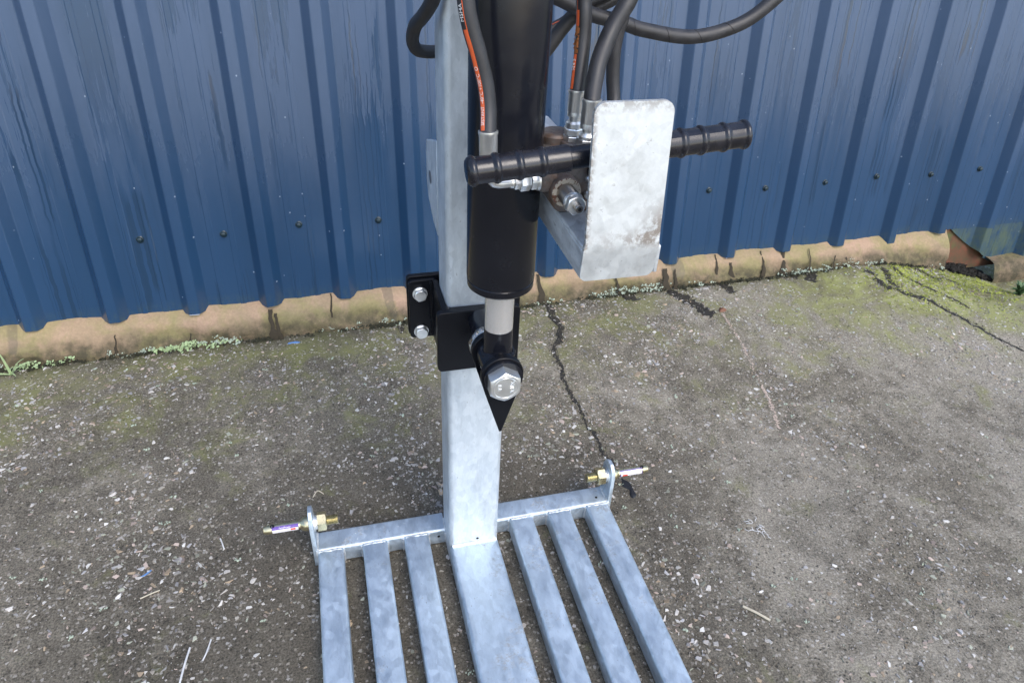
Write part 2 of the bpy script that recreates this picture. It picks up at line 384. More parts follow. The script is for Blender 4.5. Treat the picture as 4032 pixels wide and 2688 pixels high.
def hose_text(tb, body, size, d0, th, lift=.0009):
    v, f = text2d(body, size)
    return [tb.at(d0+x, th-(y-size*.35)/tb.r, tb.r+lift) for x, y in v], f

# ------------------------------------------------------------------ ground
GX = [-1.34, -.7, -.05, .5, 1.0, 1.5, 1.85, 2.0, 2.22, 2.6, 2.77, 3.2, 6]; GZ = [-.01, .005, .02, .044, .056, .063, .08, .073, .035, -.068, -.055, -.04, -.04]
def sm(a, b, x):
    t = min(1, max(0, (x-a)/(b-a))); return t*t*(3-2*t)
def gz(x, y):
    base = float(np.interp(min(x, 2.0), GX, GZ)); full = float(np.interp(x, GX, GZ))
    return base*sm(.12, .98, y)+(full-base)*sm(.5, .97, y)
xs = [-80, -30, -12, -6, -3.5, -2.2]+list(np.arange(-1.7, 3.4, .035))+[3.6, 4.5, 7, 12, 30, 80]
ys = [-80, -30, -12, -5, -3, -2, -1.4]+list(np.arange(-1.0, 1.22, .035))+[1.4, 2, 5, 15, 40, 80]
gv = []
for yy in ys:
    for xx in xs:
        far = abs(xx) > 3.4 or yy < -1.0 or yy > 1.25
        nz = 0 if far else -.0016*(1+math.sin(xx*23+math.sin(yy*17)*2)*math.cos(yy*19+xx*5))*.5
        gv.append((xx, yy, gz(xx, min(yy, 1.0))+nz))
nx = len(xs)
gf = [[j*nx+i, j*nx+i+1, (j+1)*nx+i+1, (j+1)*nx+i] for j in range(len(ys)-1) for i in range(nx-1)]
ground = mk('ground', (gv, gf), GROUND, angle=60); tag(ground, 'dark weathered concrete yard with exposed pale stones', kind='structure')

# ------------------------------------------------------------------ wall
O = Vector((-1.02403, 1.05638, 0)); D = Vector((.2492357, -.0016605, .0046868)); U = Vector((.001947, .137527, 1)); N = Vector((-.00916, -.99063, .13626))
PITCH_M = .2493
def W(k, t, n=0): return O+k*D+t*U+n*N
wall = empty('clad_wall', W(6, .1)); tag(wall, 'blue ribbed metal cladding wall streaked with water runs behind the log splitter', 'wall')
wall_inv = Matrix.Translation(-W(6, .1))
def wpart(o):
    o.parent = wall; o.matrix_parent_inverse = wall_inv; return o
# rib profile over one pitch: (fraction, depth)
PROF = [(0, 0), (.012, .0015), (.105, .030), (.118, .032), (.232, .032), (.245, .030), (.338, .0015), (.35, 0), (.50, 0), (.512, .0012), (.57, .0012), (.582, 0), (.76, 0), (.772, .0012), (.83, .0012), (.842, 0)]
def sheet(k0, k1, t0, t1, lift=0, cut=None, nrow=14, endrib=True):
    """ribbed sheet from pitch k0 to k1; cut(k) gives the lower edge"""
    cols = []
    for c in range(math.floor(k0)-1, math.ceil(k1)+1):
        for a, d in PROF:
            if k0-1e-6 <= c+a <= k1+1e-6: cols.append((c+a, d))
    v, f, uv = [], [], []; th = .0011
    for back in (0, 1):
        for r in range(nrow+1):
            for k, d in cols:
                lo = cut(k) if cut else t0; t = lo+(t1-lo)*(r/nrow)**1.5
                wv = .0012*math.sin(k*3.1+t*2.3)+.0008*math.sin(t*7+k*1.7)
                # the trodden lower edge of a sheet is never quite straight
                if r == 0: t += .0012*math.sin(k*11.3)+.0009*math.sin(k*29)
                v.append(W(k, t, d+lift+wv-back*th)); uv.append((k*PITCH_M, t))
    m = len(cols); B = (nrow+1)*m
    for r in range(nrow):
        for i in range(m-1):
            a = r*m+i; f.append([a, a+1, a+m+1, a+m]); f.append([B+a, B+a+m, B+a+m+1, B+a+1])
    for i in range(m-1): f.append([i, B+i, B+i+1, i+1]); a = nrow*m+i; f.append([a, a+1, B+a+1, B+a])
    for r in range(nrow):
        a = r*m; f.append([a, a+m, B+a+m, B+a]); a = r*m+m-1; f.append([a, B+a, B+a+m, a+m])
    return v, f, uv
TOP = 2.9
wpart(mk('cladding_sheet', sheet(-12, .118, .098, TOP)[:2], WALL, uv=sheet(-12, .118, .098, TOP)[2], angle=14))
s = sheet(.0, 12.125, .098, TOP, .0034); wpart(mk('cladding_sheet', s[:2], WALL, uv=s[2], angle=14))
s = sheet(12.0, 24.118, .104, TOP, .0008, cut=lambda k: .086 if k < 12.34 else .106); wpart(mk('cladding_sheet', s[:2], WALL, uv=s[2], angle=14))
# lower patch sheet hanging into the wet corner, torn off along a slant
s = sheet(13.432, 24, .0, .125, -.0012, nrow=6, cut=lambda k: max(-.06-(k-14.43)*.03 if k > 14.43 else .112-(k-13.432)*.168, -.12))
wpart(mk('patch_sheet', s[:2], WALL_OLD, uv=s[2], angle=14))['label'] = 'grimy lower patch sheet with slanted torn edge'
# pale lines where the lower edge was cut
def edge_line(k0, k1, t, lift):
    cols = [(c+a, d) for c in range(math.floor(k0)-1, math.ceil(k1)+1) for a, d in PROF if k0 <= c+a <= k1]
    pts = [W(k, t-.0012+.0012*math.sin(k*11.3)+.0009*math.sin(k*29), d+lift-.0003) for k, d in cols]
    return Tube(pts, .0011, step=.05).mesh(6)
for k0, k1, t, l in ((.36, .98, .098, .0036), (2.36, 2.98, .098, .0036), (3.36, 3.98, .098, .0036), (9.1, 9.23, .098, .0036), (10.5, 11.0, .098, .0036), (11.36, 12.0, .098, .0036), (12.36, 13.05, .106, .001), (1.1, 1.24, .098, .0036)):
    wpart(mk('cut_edge', edge_line(k0, k1, t, l), EDGE))
fv = join(lathe([(.0115, -.0005), (.0115, .0018), (.0100, .0026), (.0088, .0030), (.0086, .0065), (.0070, .0090), (.0035, .0102)], (0, 0), 'z', 20))
fme = None; q = Matrix((D.normalized(), D.normalized().cross(N)*-1, N)).transposed()
for k in range(-8, 22):
    if k == -1: continue
    kk = k+.69+.03*math.sin(k*2.7); tt = .362+.006*math.sin(k*4.1)
    if fme is None:
        o = mk('fastener', fv, FAST); fme = o.data
    else:
        o = bpy.data.objects.new('fastener', fme); COL.objects.link(o)
    mw = q.to_4x4(); mw.translation = W(kk, tt, .0010+(.0008 if k >= 12 else .0034 if k >= 0 else 0)); o.matrix_world = mw
    o.parent = wall; o.matrix_parent_inverse = wall_inv
# flashing seen through the torn corner
wpart(mk('flashing_board', ([W(13.30, -.09, -.012), W(14.75, -.09, -.012), W(14.75, .16, -.012), W(13.30, .16, -.012), W(13.30, -.09, -.030), W(14.75, -.09, -.030), W(14.75, .16, -.030), W(13.30, .16, -.030)], [[0, 1, 2, 3], [4, 5, 6, 7], [0, 1, 5, 4], [1, 2, 6, 5], [2, 3, 7, 6], [3, 0, 4, 7]]), REDB))

# plinth below the sheets
def plinth(name, k0, k1, prof):
    v, f, uv = [], [], []; n = int((k1-k0)/.06)
    for i in range(n+1):
        k = k0+(k1-k0)*i/n; w = W(k, 0); g = gz(w.x, .985)
        for j, (off, h) in enumerate(prof):
            top = .135 if h > 1 else .10
            z = g-.02+(w.z+.118-(g-.02))*h
            o = off*(1+.10*math.sin(k*2.1+j)+.07*math.sin(k*5.3+j*2)+.05*math.sin(k*13.7+j*5))
            zz = z+.003*math.sin(k*7.7+j*1.3)*(h < 1)
            b = W(k, zz-w.z); v.append((b.x, b.y-o-.137*0, zz)); uv.append((k*PITCH_M, h))
    m = len(prof)
    for i in range(n):
        for j in range(m-1): a = i*m+j; f.append([a, a+1, a+m+1, a+m])
    return v, f, uv
PP = [(.062, 0), (.061, .15), (.059, .30), (.054, .42), (.047, .55), (.039, .67), (.028, .78), (.014, .88), (.000, .96), (-.03, 1.02)]
s = plinth('p', -12, 13.37, PP); pl = mk('plinth', s[:2], PLINTH, uv=s[2], angle=70); tag(pl, 'long tan rendered plinth with dark drips under the blue cladding', 'plinth')
DRIP = m_flat('wet_drip_stain', (.030, .022, .011), .85)
def drip(k0, w, h0, seed):
    rr = random.Random(seed); v, f = [], []; n = 14; kk = k0; ww = 1
    for i in range(n+1):
        h = h0*(1-i/n); kk += rr.uniform(-.012, .012); ww = ww*.6+.4*rr.uniform(.3, 1.5); wid = w*1.15*ww*(.45+1.5*(i/n)**2); wl_ = W(kk, 0); g = gz(wl_.x, .985)
        offs = [a for a, b in PP][::-1]; hs = [b for a, b in PP]; o = float(np.interp(h, hs, [a for a, b in PP]))+.0052
        for sx in (-1, 0, 1):
            k = kk+sx*wid*.5/PITCH_M; wl_ = W(k, 0); oo = o*(1+.10*math.sin(k*2.1+4)+.07*math.sin(k*5.3+8)); z = g-.02+(wl_.z+.118-(g-.02))*h; b = W(k, z-wl_.z); v.append((b.x, b.y-oo-(.0015 if sx == 0 else 0), z+.002))
    for i in range(n):
        for k in range(2): a = i*3+k; f.append([a, a+1, a+4, a+3])
    return v, f
for i, (k, w, h) in enumerate(((.15, .010, .62), (1.09, .007, .5), (2.13, .030, .80), (2.22, .016, .72), (2.98, .010, .95), (6.02, .022, .90), (7.23, .016, .9), (7.95, .012, .5), (8.05, .030, .75), (8.22, .014, .72), (8.95, .014, .92), (9.18, .026, .7), (9.75, .014, .9), (10.14, .022, .85), (10.62, .010, .85), (11.08, .010, .6), (11.30, .012, .5))):
    mk('drip_stain', drip(k, w, h, 300+i), DRIP, pl, angle=60)
PP2 = [(.075, 0), (.072, .16), (.064, .28), (.05, .36), (.03, .40), (-.02, .42)]
s = plinth('p', 14.42, 24, PP2); pl2 = mk('plinth', s[:2], PLINTH, uv=s[2], angle=70); tag(pl2, 'low mossy plinth stub right of the torn cladding corner', 'plinth')

SOIL_SHADE = m_flat('soil_hole_shade', (.010, .008, .005), .95)  # near-black crumbs, their colour stands in for the shade of the hole
rs = random.Random(33); sv = []
for i in range(420):
    k = rs.uniform(13.50, 14.55); w_ = W(k, 0); y_ = w_.y-rs.uniform(-.03, .075); z_ = gz(w_.x, .985)+rs.uniform(-.012, .026)*(1-abs(k-13.95)/.8); r_ = rs.uniform(.003, .013)
    b_ = lathe([(r_*.4, -r_*.8), (r_, -r_*.2), (r_*.8, r_*.3), (r_*.3, r_*.6)], (0, 0), 'z', 6); j = lambda: rs.uniform(-.35, .35)*r_
    sv.append(([(a[0]*1.3+j()+w_.x, a[1]+j()+y_, a[2]*.7+j()+z_) for a in b_[0]], b_[1]))
tag(mk('shade_soil', join(*sv), SOIL_SHADE, smooth=False), 'crumbled earth coloured near black for the shade of the hole under the torn cladding', 'shade_soil', kind='stuff')
# ------------------------------------------------------------------ log splitter
LS = empty('log_splitter', (0, 0, 0)); tag(LS, 'upright log splitter with galvanised post, black hydraulic ram and slatted base', 'log splitter')
def P(name, vf, mat, parent=None, **kw): return mk(name, vf, mat, parent or LS, **kw)
HW = .0598; YF = -.055; YB = .0402; H = .0515; RW = .030
P('post', prism(rrect(-HW, HW, YF, YB, .0115, 6), .0, 1.75, 'z'), G_POST, angle=40)
P('crossbeam', prism(rrect(.0, .059, .0, H, .007, 4), -.3698, -HW-.0005, 'x'), G_RAIL, angle=40)
P('crossbeam', prism(rrect(.0, .059, .0, H, .007, 4), HW+.0005, .3698, 'x'), G_RAIL, angle=40)
FRONT = -.66
for c in (-.3396, -.2346, -.1338, .1338, .2346, .3396):
    P('base_rail', prism(rrect(c-RW, c+RW, .0, H, .007, 4), FRONT, -.0006, 'y'), G_RAIL, angle=40)
P('centre_rail', prism(rrect(-HW, HW, .0, H+.0004, .009, 4), FRONT, YF-.0006, 'y'), G_RAIL, angle=40)
P('front_beam', prism(rrect(FRONT-.060, FRONT-.0006, .0, H, .007, 4), -.3698, .3698, 'x'), G_RAIL, angle=40)
# welds
def bead(p0, p1, r, seed, n=None):
    p0, p1 = Vector(p0), Vector(p1); L = (p1-p0).length; n = n or max(4, int(L/.005)); rr = random.Random(seed)
    pts = [p0.lerp(p1, i/n)+Vector((rr.uniform(-1, 1), rr.uniform(-1, 1), rr.uniform(-1, 1)))*r*.22 for i in range(n+1)]
    return Tube(pts, r, ref=(.3, .8, .5), step=.003).mesh(8)
sd = 0
for c in (-.3396, -.2346, -.1338, .1338, .2346, .3396):
    sd += 1; P('weld_bead', bead((c-RW+.004, -.003, H-.0028), (c+RW-.004, -.003, H-.0022), .0038, sd), G_WELD)
    for s_ in (-1, 1):
        sd += 1; P('weld_bead', bead((c+s_*(RW+.0005), -.001, .006), (c+s_*(RW+.0005), -.001, H-.006), .0036, sd), G_WELD)
P('weld_bead', bead((-HW+.006, YF-.002, H+.0015), (HW-.004, YF-.002, H+.0015), .0046, 50), G_WELD)
for s_ in (-1, 1):
    P('weld_bead', bead((s_*HW, .003, H-.001), (s_*HW, .036, H-.001), .0035, 60+s_), G_WELD)
    P('weld_bead', bead((s_*HW, -.0015, .008), (s_*HW, -.0015, H-.006), .0035, 63+s_), G_WELD)
    P('weld_bead', bead((s_*.3688, .004, H), (s_*.3688, .055, H), .0032, 66+s_), G_WELD)
    P('weld_bead', bead((s_*.3698, -.002, .006), (s_*.3698, -.002, H), .0034, 69+s_), G_WELD)
for c, ax in (((.0085, .066), 'y'),):
    P('drain_hole', lathe([(.0034, YF-.0002), (.0034, YF-.0007)], c, 'y', 14), DARKHOLE)
P('drain_hole', lathe([(.0034, -.0001), (.0034, -.0006)], (-.078, .030), 'y', 14), DARKHOLE)
P('drain_hole', lathe([(.0034, H+.0001), (.0034, H+.0006)], (.345, .020), 'z', 14), DARKHOLE)
rs = random.Random(44); sp_ = []
for i in range(150):
    x = rs.uniform(-.33, .33); r_ = rs.uniform(.0004, .0013)
    if abs(x) < .062: continue
    y_, z_ = (-.0002, rs.uniform(.012, .046)) if rs.random() < .7 else (rs.uniform(.004, .05), H)
    sp_.append(([(x+a*r_, y_+b*r_, z_+c*r_) for a, b, c in ((1, 0, 0), (-1, 0, 0), (0, 1, 0), (0, -1, 0), (0, 0, 1), (0, 0, -1))], [[0, 2, 4], [2, 1, 4], [1, 3, 4], [3, 0, 4], [2, 0, 5], [1, 2, 5], [3, 1, 5], [0, 3, 5]]))
P('weld_spatter', join(*sp_), G_WELD)['kind'] = 'stuff'
# lugs and hitch pins
LUG = [(.0, .0), (.0, .138), (.008, .155), (.022, .164), (.038, .164), (.052, .155), (.060, .138), (.060, .0)]
for s_ in (-1, 1):
    x0, x1 = (.3702, .3800) if s_ > 0 else (-.3800, -.3702)
    P('hitch_lug', prism(LUG, x0, x1, 'x'), G_RAIL, bevel=.0012)
    c = (.030, .120); X = lambda a: s_*a
    pin = P('hitch_pin', join(lathe([(.0175, X(.3803)), (.0175, X(.389)), (.0160, X(.393)), (.0112, X(.400)), (.0110, X(.474)), (.0098, X(.478)), (.0095, X(.482)), (.008, X(.4835))], c, 'x', 28)), PASS)
    thr = [(.0106 if i % 2 else .0118, X(.3698-i*.00095)) for i in range(0, 60)]
    P('thread', lathe(thr, c, 'x', 24), PASS, pin, angle=10)
    P('nut', hexhead(c, 'x', X(.3610), X(.3400), .039, math.pi/6), PASS, pin)
    P('washer', lathe([(.0215, X(.3700)), (.0215, X(.3665)), (.0170, X(.3663)), (.0170, X(.3614))], c, 'x', 32), ZINC, pin)
    # sticker wrapped on the front of the pin
    tb = Tube([(X(.400), .030, .120), (X(.44), .03, .12), (X(.476), .030, .120)] if s_ > 0 else [(X(.476), .030, .120), (X(.44), .03, .12), (X(.400), .030, .120)], .0111, ref=(0, -.9, .45))
    hc = .0655 if s_ > 0 else .0135
    P('linchpin_hole', ([tb.at(hc+.0052*math.cos(a), -.95+.0052*math.sin(a)/.0111, .01185) for a in [2*math.pi*i/20 for i in range(20)]], [list(range(20))]), DARKHOLE, pin)
    d0, d1 = (.004, .064) if s_ > 0 else (.012, .072)
    if s_ < 0:
        st = P('sticker', tb.strip(d0, d1, -.72, -.02), PURPLE, pin)
        P('sticker_lower', tb.strip(d0+.001, d1-.001, -.02, .75), STICK, pin); P('sticker_mark', tb.strip(d1-.018, d1-.007, .08, .45, .0007), RED, pin)
        P('print', hose_text(tb, 'FarmPower', .0056, d0+.016, -.34), STICK, pin)
    else:
        st = P('sticker', tb.strip(d0, d1, -.75, -.55), PURPLE, pin)
        P('sticker_lower', tb.strip(d0+.002, d1, -.55, .75), STICK, pin); P('sticker_mark', tb.strip(d0+.006, d0+.020, .25, .70, .0007), RED, pin); P('sticker_edge', tb.strip(d1, d1+.0015, -.75, .75), PURPLE, pin)
        P('sticker_edge', tb.strip(d0, d0+.002, -.55, .75), PURPLE, pin)

# hydraulic ram -----------------------------------------------------
CX, CY, CR = .002, -.205, .0545
ram = P('ram_cylinder', lathe([(CR-.006, .8690), (CR-.001, .8735), (CR-.0006, .8835), (CR-.0022, .8850), (CR-.0004, .8868), (CR, .890), (CR, 1.62), (CR-.004, 1.63)], (CX, CY), 'z', 64), BLACK)
P('ram_gland', lathe([(.030, .8692), (.030, .866), (.0275, .8655)], (CX, CY), 'z', 40), BLACK, ram)
P('ram_rod', lathe([(.0243, .7870), (.0243, .8690)], (CX, CY), 'z', 48), CHROME, ram)
P('rod_end', lathe([(.0245, .7868), (.0246, .748), (.0255, .7400), (.0275, .7330)], (CX, CY), 'z', 40), BLACK, ram)
P('ram_top_mount', box(-.035, .035, YF-.11, YF+.0, 1.55, 1.60), BLACK_PLATE, bevel=.003)
P('ram_top_cap', lathe([(.030, 1.63), (.030, 1.66), (.026, 1.665)], (CX, CY), 'z', 32), BLACK, ram)
# carriage with splitting wedge -----------------------------------
Z0, Z1 = .607, .742
car = P('carriage_plate', prism(rrect(-.0825, .0765, Z0, Z1, .009, 4), -.0800, -.0665, 'y'), BLACK_PLATE, bevel=.0015)
P('wear_pad', box(-.056, .056, -.0663, -.0556, Z0+.004, Z1-.004), BLACK_PLATE, car)
for s_ in (-1, 1):
    P('side_plate', box(min(s_*.0610, s_*.0715), max(s_*.0610, s_*.0715), -.0663, .0455, Z0+.001, Z1-.001), BLACK_PLATE, car, bevel=.001)
    P('side_weld', bead((s_*.0725, .045, Z0+.004), (s_*.0725, .045, Z1-.004), .0042, 90+s_), BLACK_PLATE, car)
FL = rrect(-.119, .119, Z0, Z1, .010, 4)
P('clamp_flange', prism(rrect(-.119, -.0615, Z0, Z1, .008, 3), .0455, .0555, 'y'), BLACK_PLATE, car, bevel=.0012)
P('clamp_flange', prism(rrect(.0615, .112, Z0, Z1, .008, 3), .0455, .0555, 'y'), BLACK_PLATE, car, bevel=.0012)
P('back_plate', prism(rrect(-.121, .114, Z0, Z1+.004, .008, 3), .0575, .0695, 'y'), BLACK_PLATE, car, bevel=.0012)
for x in (-.0965, .0905):
    for z in (.7125, .6225):
        b = P('clamp_bolt', join(hexhead((x, z), 'y', .0435, .0335, .0235, .2)), ZINC, car)
        P('washer', lathe([(.0150, .0452), (.0150, .0436)], (x, z), 'y', 28), ZINC, b)
        for body, dx, dz in (('8.8', .0010, .0045), ('WL', -.0065, -.0025)):
            tv, tf = text2d(body, .0062); P('stamping', ([(x+dx+a*.8-b_*.55, .0332, z+dz-a*.55-b_*.8) for a, b_ in tv], tf), WHITE, b)
# pivot
BX, BZ = -.001, .7195
piv = P('wedge', join(prism([(BX-.0285, .683), (BX+.0285, .683), (BX+.002, .5955), (BX-.002, .5955)], -.2560, -.1730, 'y')), BLACK_PLATE, bevel=.0008)
def ear(y0, y1, r, foot):
    poly = [(BX+foot, .682)]+[(BX+r*math.cos(a), BZ+.001+r*math.sin(a)) for a in [math.radians(-12+204*i/20) for i in range(21)]]+[(BX-foot, .682)]
    return prism(poly, y0, y1, 'y')
P('wedge_ear', ear(-.2560, -.2435, .0368, .0285), BLACK_PLATE, piv, bevel=.0015)
P('wedge_ear', ear(-.1815, -.1690, .0368, .0285), BLACK_PLATE, piv, bevel=.0015)
P('eye_tube', lathe([(.0300, -.2430), (.0300, -.1750)], (BX, BZ), 'y', 40), BLACK, piv)
P('eye_weld', Tube([Vector((CX+.0265*math.cos(a), CY+.0265*math.sin(a), .7405-.006*abs(math.cos(a)))) for a in [2*math.pi*i/26 for i in range(27)]], .0048, step=.01).mesh(8), BLACK, piv)
P('pivot_stub', lathe([(.0240, -.1640), (.0240, -.0802)], (BX, BZ), 'y', 32), BLACK, piv)
P('stub_weld', Tube([Vector((BX+.030*math.cos(a), -.1575+.0022*math.sin(a*9)+.0015*math.sin(a*23), BZ+(.030+.0015*math.sin(a*13))*math.sin(a))) for a in [math.radians(60+150*i/30) for i in range(31)]], .0080, step=.008).mesh(10), STEEL, piv)
P('washer', lathe([(.0365, -.1688), (.0365, -.1645), (.031, -.1643)], (BX, BZ), 'y', 40), ZINC, piv)
pb = P('pivot_bolt', hexhead((BX-.002, BZ-.001), 'y', -.2640, -.2865, .0510, math.pi/6, .10), ZINC, angle=25)
P('bolt_washer', lathe([(.0335, -.2562), (.0335, -.2640)], (BX, BZ), 'y', 40), BLACK, pb)
P('head_rim', Tube([Vector((BX-.002+.0205*math.cos(a), -.2866, BZ-.001+.0205*math.sin(a))) for a in [2*math.pi*i/40 for i in range(41)]], .0007, step=.01).mesh(6), ZINC, pb)
def text3d(body, size, fn, d0, d1):
    """raised lettering: fn(x, y, h) places a point of the text at height h"""
    v, f = text2d(body, size); n = len(v); from collections import Counter
    ec = Counter(); 
    for q_ in f:
        for i in range(len(q_)): ec[tuple(sorted((q_[i], q_[(i+1) % len(q_)])))] += 1
    V = [fn(x, y, d1) for x, y in v]+[fn(x, y, d0) for x, y in v]
    return V, list(f)+[[a_, b_, b_+n, a_+n] for (a_, b_), c_ in ec.items() if c_ == 1]
for body, sz, cx, cz in (('XYLX', .0092, .0060, .0112), ('8.8', .0100, -.0155, .0072)):
    P('stamping', text3d(body, sz, lambda a, b_, h: (BX+cx+b_, h, BZ+cz-a), -.2863, -.2876), ZINC, pb, smooth=False)
# top-link ears behind the post
TL = [(.0405, .838), (.090, .845), (.150, .872), (.166, .905), (.166, .955), (.160, .984), (.0405, 1.022)]
for x0 in (-.0590, .0490):
    t_ = P('top_link_ear', prism(TL, x0, x0+.010, 'x'), G_POST, bevel=.0012)
    P('pin_hole', lathe([(.0125, x0-.0003), (.0125, x0-.0008)] if x0 < 0 else [(.0125, x0+.0103), (.0125, x0+.0108)], (.118, .925), 'x', 24), STEEL, t_)
# shelf and shield --------------------------------------------------
SX0, SX1 = .0605, .1715
sh = P('valve_shelf', join(prism(rrect(SX0, SX1, -.3985, .137, .012, 4), 1.0240, 1.0300, 'z')), G_SHELF, bevel=.0015)
P('shelf_flange', box(SX0, SX0+.006, -.3985, .120, .9830, 1.0238), G_SHELF, sh, bevel=.0015)
P('shelf_flange', box(SX1-.006, SX1, -.3985, .120, .9830, 1.0238), G_SHELF, sh, bevel=.0015)
def shield():
    prof = [(1.211, -.3835), (1.040, -.4030), (1.030, -.4045), (1.020, -.4040), (.980, -.3995)]   # z, y
    x0, x1, r = .0612, .1640, .014; rows = []
    zs = list(np.linspace(.980, 1.211, 34)); v, f = [], []
    zr, yr = [p[0] for p in prof][::-1], [p[1] for p in prof][::-1]
    def half(z):
        e = 0
        if z > 1.211-r: e = r-math.sqrt(max(0, r*r-(z-(1.211-r))**2))
        rb = .011
        if z < .980+rb: e = rb-math.sqrt(max(0, rb*rb-((.980+rb)-z)**2))
        return e
    zs = sorted(set([round(a, 5) for a in zs]+[.980+.011*(1-math.cos(a)) for a in np.linspace(0, math.pi/2, 6)]+[1.211-.014*(1-math.cos(a)) for a in np.linspace(0, math.pi/2, 7)]))
    for z in zs:
        y = float(np.interp(z, zr, yr)); e = half(z); sh_ = .0035 if z < 1.030 else .0035*max(0, 1-(z-1.030)/.006)
        xa = x0-sh_*.6+e+(.006*(1.03-z)/.05 if z < 1.03 else 0)*0; xb = x1+sh_*.2-e
        for k in range(9): v.append((xa+(xb-xa)*k/8, y, z))
        for k in range(9): v.append((xa+(xb-xa)*k/8, y+.0060, z))
    m = 18
    for i in range(len(zs)-1):
        for k in range(8):
            a = i*m+k; f.append([a, a+1, a+m+1, a+m]); a += 9; f.append([a, a+m, a+m+1, a+1])
        f.append([i*m, i*m+m, i*m+m+9, i*m+9]); f.append([i*m+8, i*m+17, i*m+m+17, i*m+m+8])
    for k in range(8):
        f.append([k, k+9, k+10, k+1]); a = (len(zs)-1)*m+k; f.append([a, a+1, a+10, a+9])
    return v, f
P('hand_shield', shield(), G_SHIELD, angle=40, bevel=.0)
# valve -------------------------------------------------------------
vb = P('valve_body', join(prism(rrect(.050, .150, 1.0305, 1.0980, .016, 4), -.292, -.165, 'y'), lathe([(.021, -.292), (.0215, -.306), (.0205, -.312)], (.0620, 1.0690), 'y', 28),
      lathe([(.018, .052), (.0175, .034), (.016, .030)], (-.285, 1.0790), 'x', 24), lathe([(.019, 1.094), (.0185, 1.104), (.017, 1.1065)], (.1000, -.215), 'z', 24), lathe([(.019, 1.094), (.0185, 1.108), (.017, 1.1105)], (.1075, -.252), 'z', 24),
      lathe([(.024, 1.090), (.0235, 1.108), (.020, 1.113)], (.082, -.190), 'z', 24)), CAST, bevel=.002)
P('boss_face', lathe([(.0205, -.3121), (.0198, -.3132), (.0135, -.3134)], (.0620, 1.0690), 'y', 32), RING, vb)
pg = P('relief_plug', lathe([(.0128, -.3135), (.0130, -.343), (.0122, -.3445)], (.0605, 1.0700), 'y', 32), STEEL, vb)
P('plug_collar', lathe([(.0138, -.3447), (.0142, -.348), (.0130, -.351)], (.0600, 1.0705), 'y', 32), ZINC, vb)
P('lock_nut', hexhead((.0600, 1.0710), 'y', -.3512, -.3610, .0240, .3), ZINC, vb)
P('adjuster_screw', lathe([(.0055, -.3610), (.0055, -.3725), (.0048, -.3735)], (.0598, 1.0720), 'y', 20), STEEL, vb)
P('socket', lathe([(.0026, -.3736), (.0026, -.3741)], (.0598, 1.0720), 'y', 6), DARKHOLE, vb)
for x, z in ((.1010, 1.056), (.1010, 1.078)):
    P('cover_screw', lathe([(.0062, -.2922), (.0062, -.2960), (.0045, -.2985)], (x, z), 'y', 16), ZINC, vb)
P('lever_boot', lathe([(.017, 1.098), (.018, 1.104), (.014, 1.109), (.016, 1.114), (.012, 1.119), (.0125, 1.124)], (.112, -.300), 'z', 24), GRIP, vb)
P('lever', join(Tube([(.112, -.285, 1.06), (.112, -.305, 1.10), (.110, -.345, 1.134)], .0085).mesh(12), lathe([(.016, -.300), (.016, -.290)], (.112, 1.09), 'y', 20)), BLACK, vb)
# handle bar
HL, HR_ = Vector((-.0855, -.352, 1.1225)), Vector((.2925, -.352, 1.1535)); hd = (HR_-HL).normalized(); hl = (HR_-HL).length
bar = P('control_handle', Tube([HL.lerp(HR_, .2), HL.lerp(HR_, .5), HL.lerp(HR_, .8)], .0148, ref=(0, -1, 0)).mesh(24), BLACK)
def grip(p0, p1, rings):
    d = (p1-p0).normalized(); L = (p1-p0).length; a = Vector((0, -1, 0)); a = (a-a.dot(d)*d).normalized(); b = d.cross(a); prof = [(.0, .0105), (.0006, .0138), (.003, .0168)]
    x = .003
    while x < L-.0005:
        r = .0170
        for c in rings:
            r = max(r, .0170+.0024*max(0, 1-((x-c)/.0045)**2))
        prof.append((x, r)); x += .0012
    prof += [(L, .0168), (L, .0149)]; n = 32; v, f = [], []
    for h, r in prof:
        for i in range(n):
            t = 2*math.pi*i/n; seam = .0007 if i in (4, 20) else 0
            v.append(p0+d*h+(r+seam)*(math.cos(t)*a+math.sin(t)*b))
    for k in range(len(prof)-1):
        for i in range(n): f.append([k*n+i, k*n+(i+1) % n, (k+1)*n+(i+1) % n, (k+1)*n+i])
    f.append(list(range(n))); return v, f
P('grip', grip(HL, HL+hd*.132, (.008, .038, .067, .096)), GRIP, bar)
P('grip', grip(HR_, HR_-hd*.132, (.006, .036, .068, .096)), GRIP, bar)

# hoses and fittings ------------------------------------------------
HR0 = .0108
def ferrule(name, p0, p1, r=.0128, parent=None):
    p0, p1 = Vector(p0), Vector(p1); d = (p1-p0).normalized(); L = (p1-p0).length; a = d.orthogonal().normalized(); b = d.cross(a); v, f = [], []; n = 32
    prof = [(.0, .0112), (.0004, r*1.0), (.003, r*1.02), (.006, r*.965), (L*.78, r*.965), (L*.80, r*.90), (L*.83, r*.92), (L*.97, r*.90), (L, r*.72)]
    for h, rr in prof:
        for i in range(n):
            t = 2*math.pi*i/n; k = .97+.03*math.cos(8*t) if .005 < h < L*.79 else 1
            v.append(p0+d*h+rr*k*(math.cos(t)*a+math.sin(t)*b))
    for k in range(len(prof)-1):
        for i in range(n): f.append([k*n+i, k*n+(i+1) % n, (k+1)*n+(i+1) % n, (k+1)*n+i])
    f += [list(range(n)), list(range((len(prof)-1)*n, len(prof)*n))]
    return P(name, (v, f), ZINC, parent, angle=40)
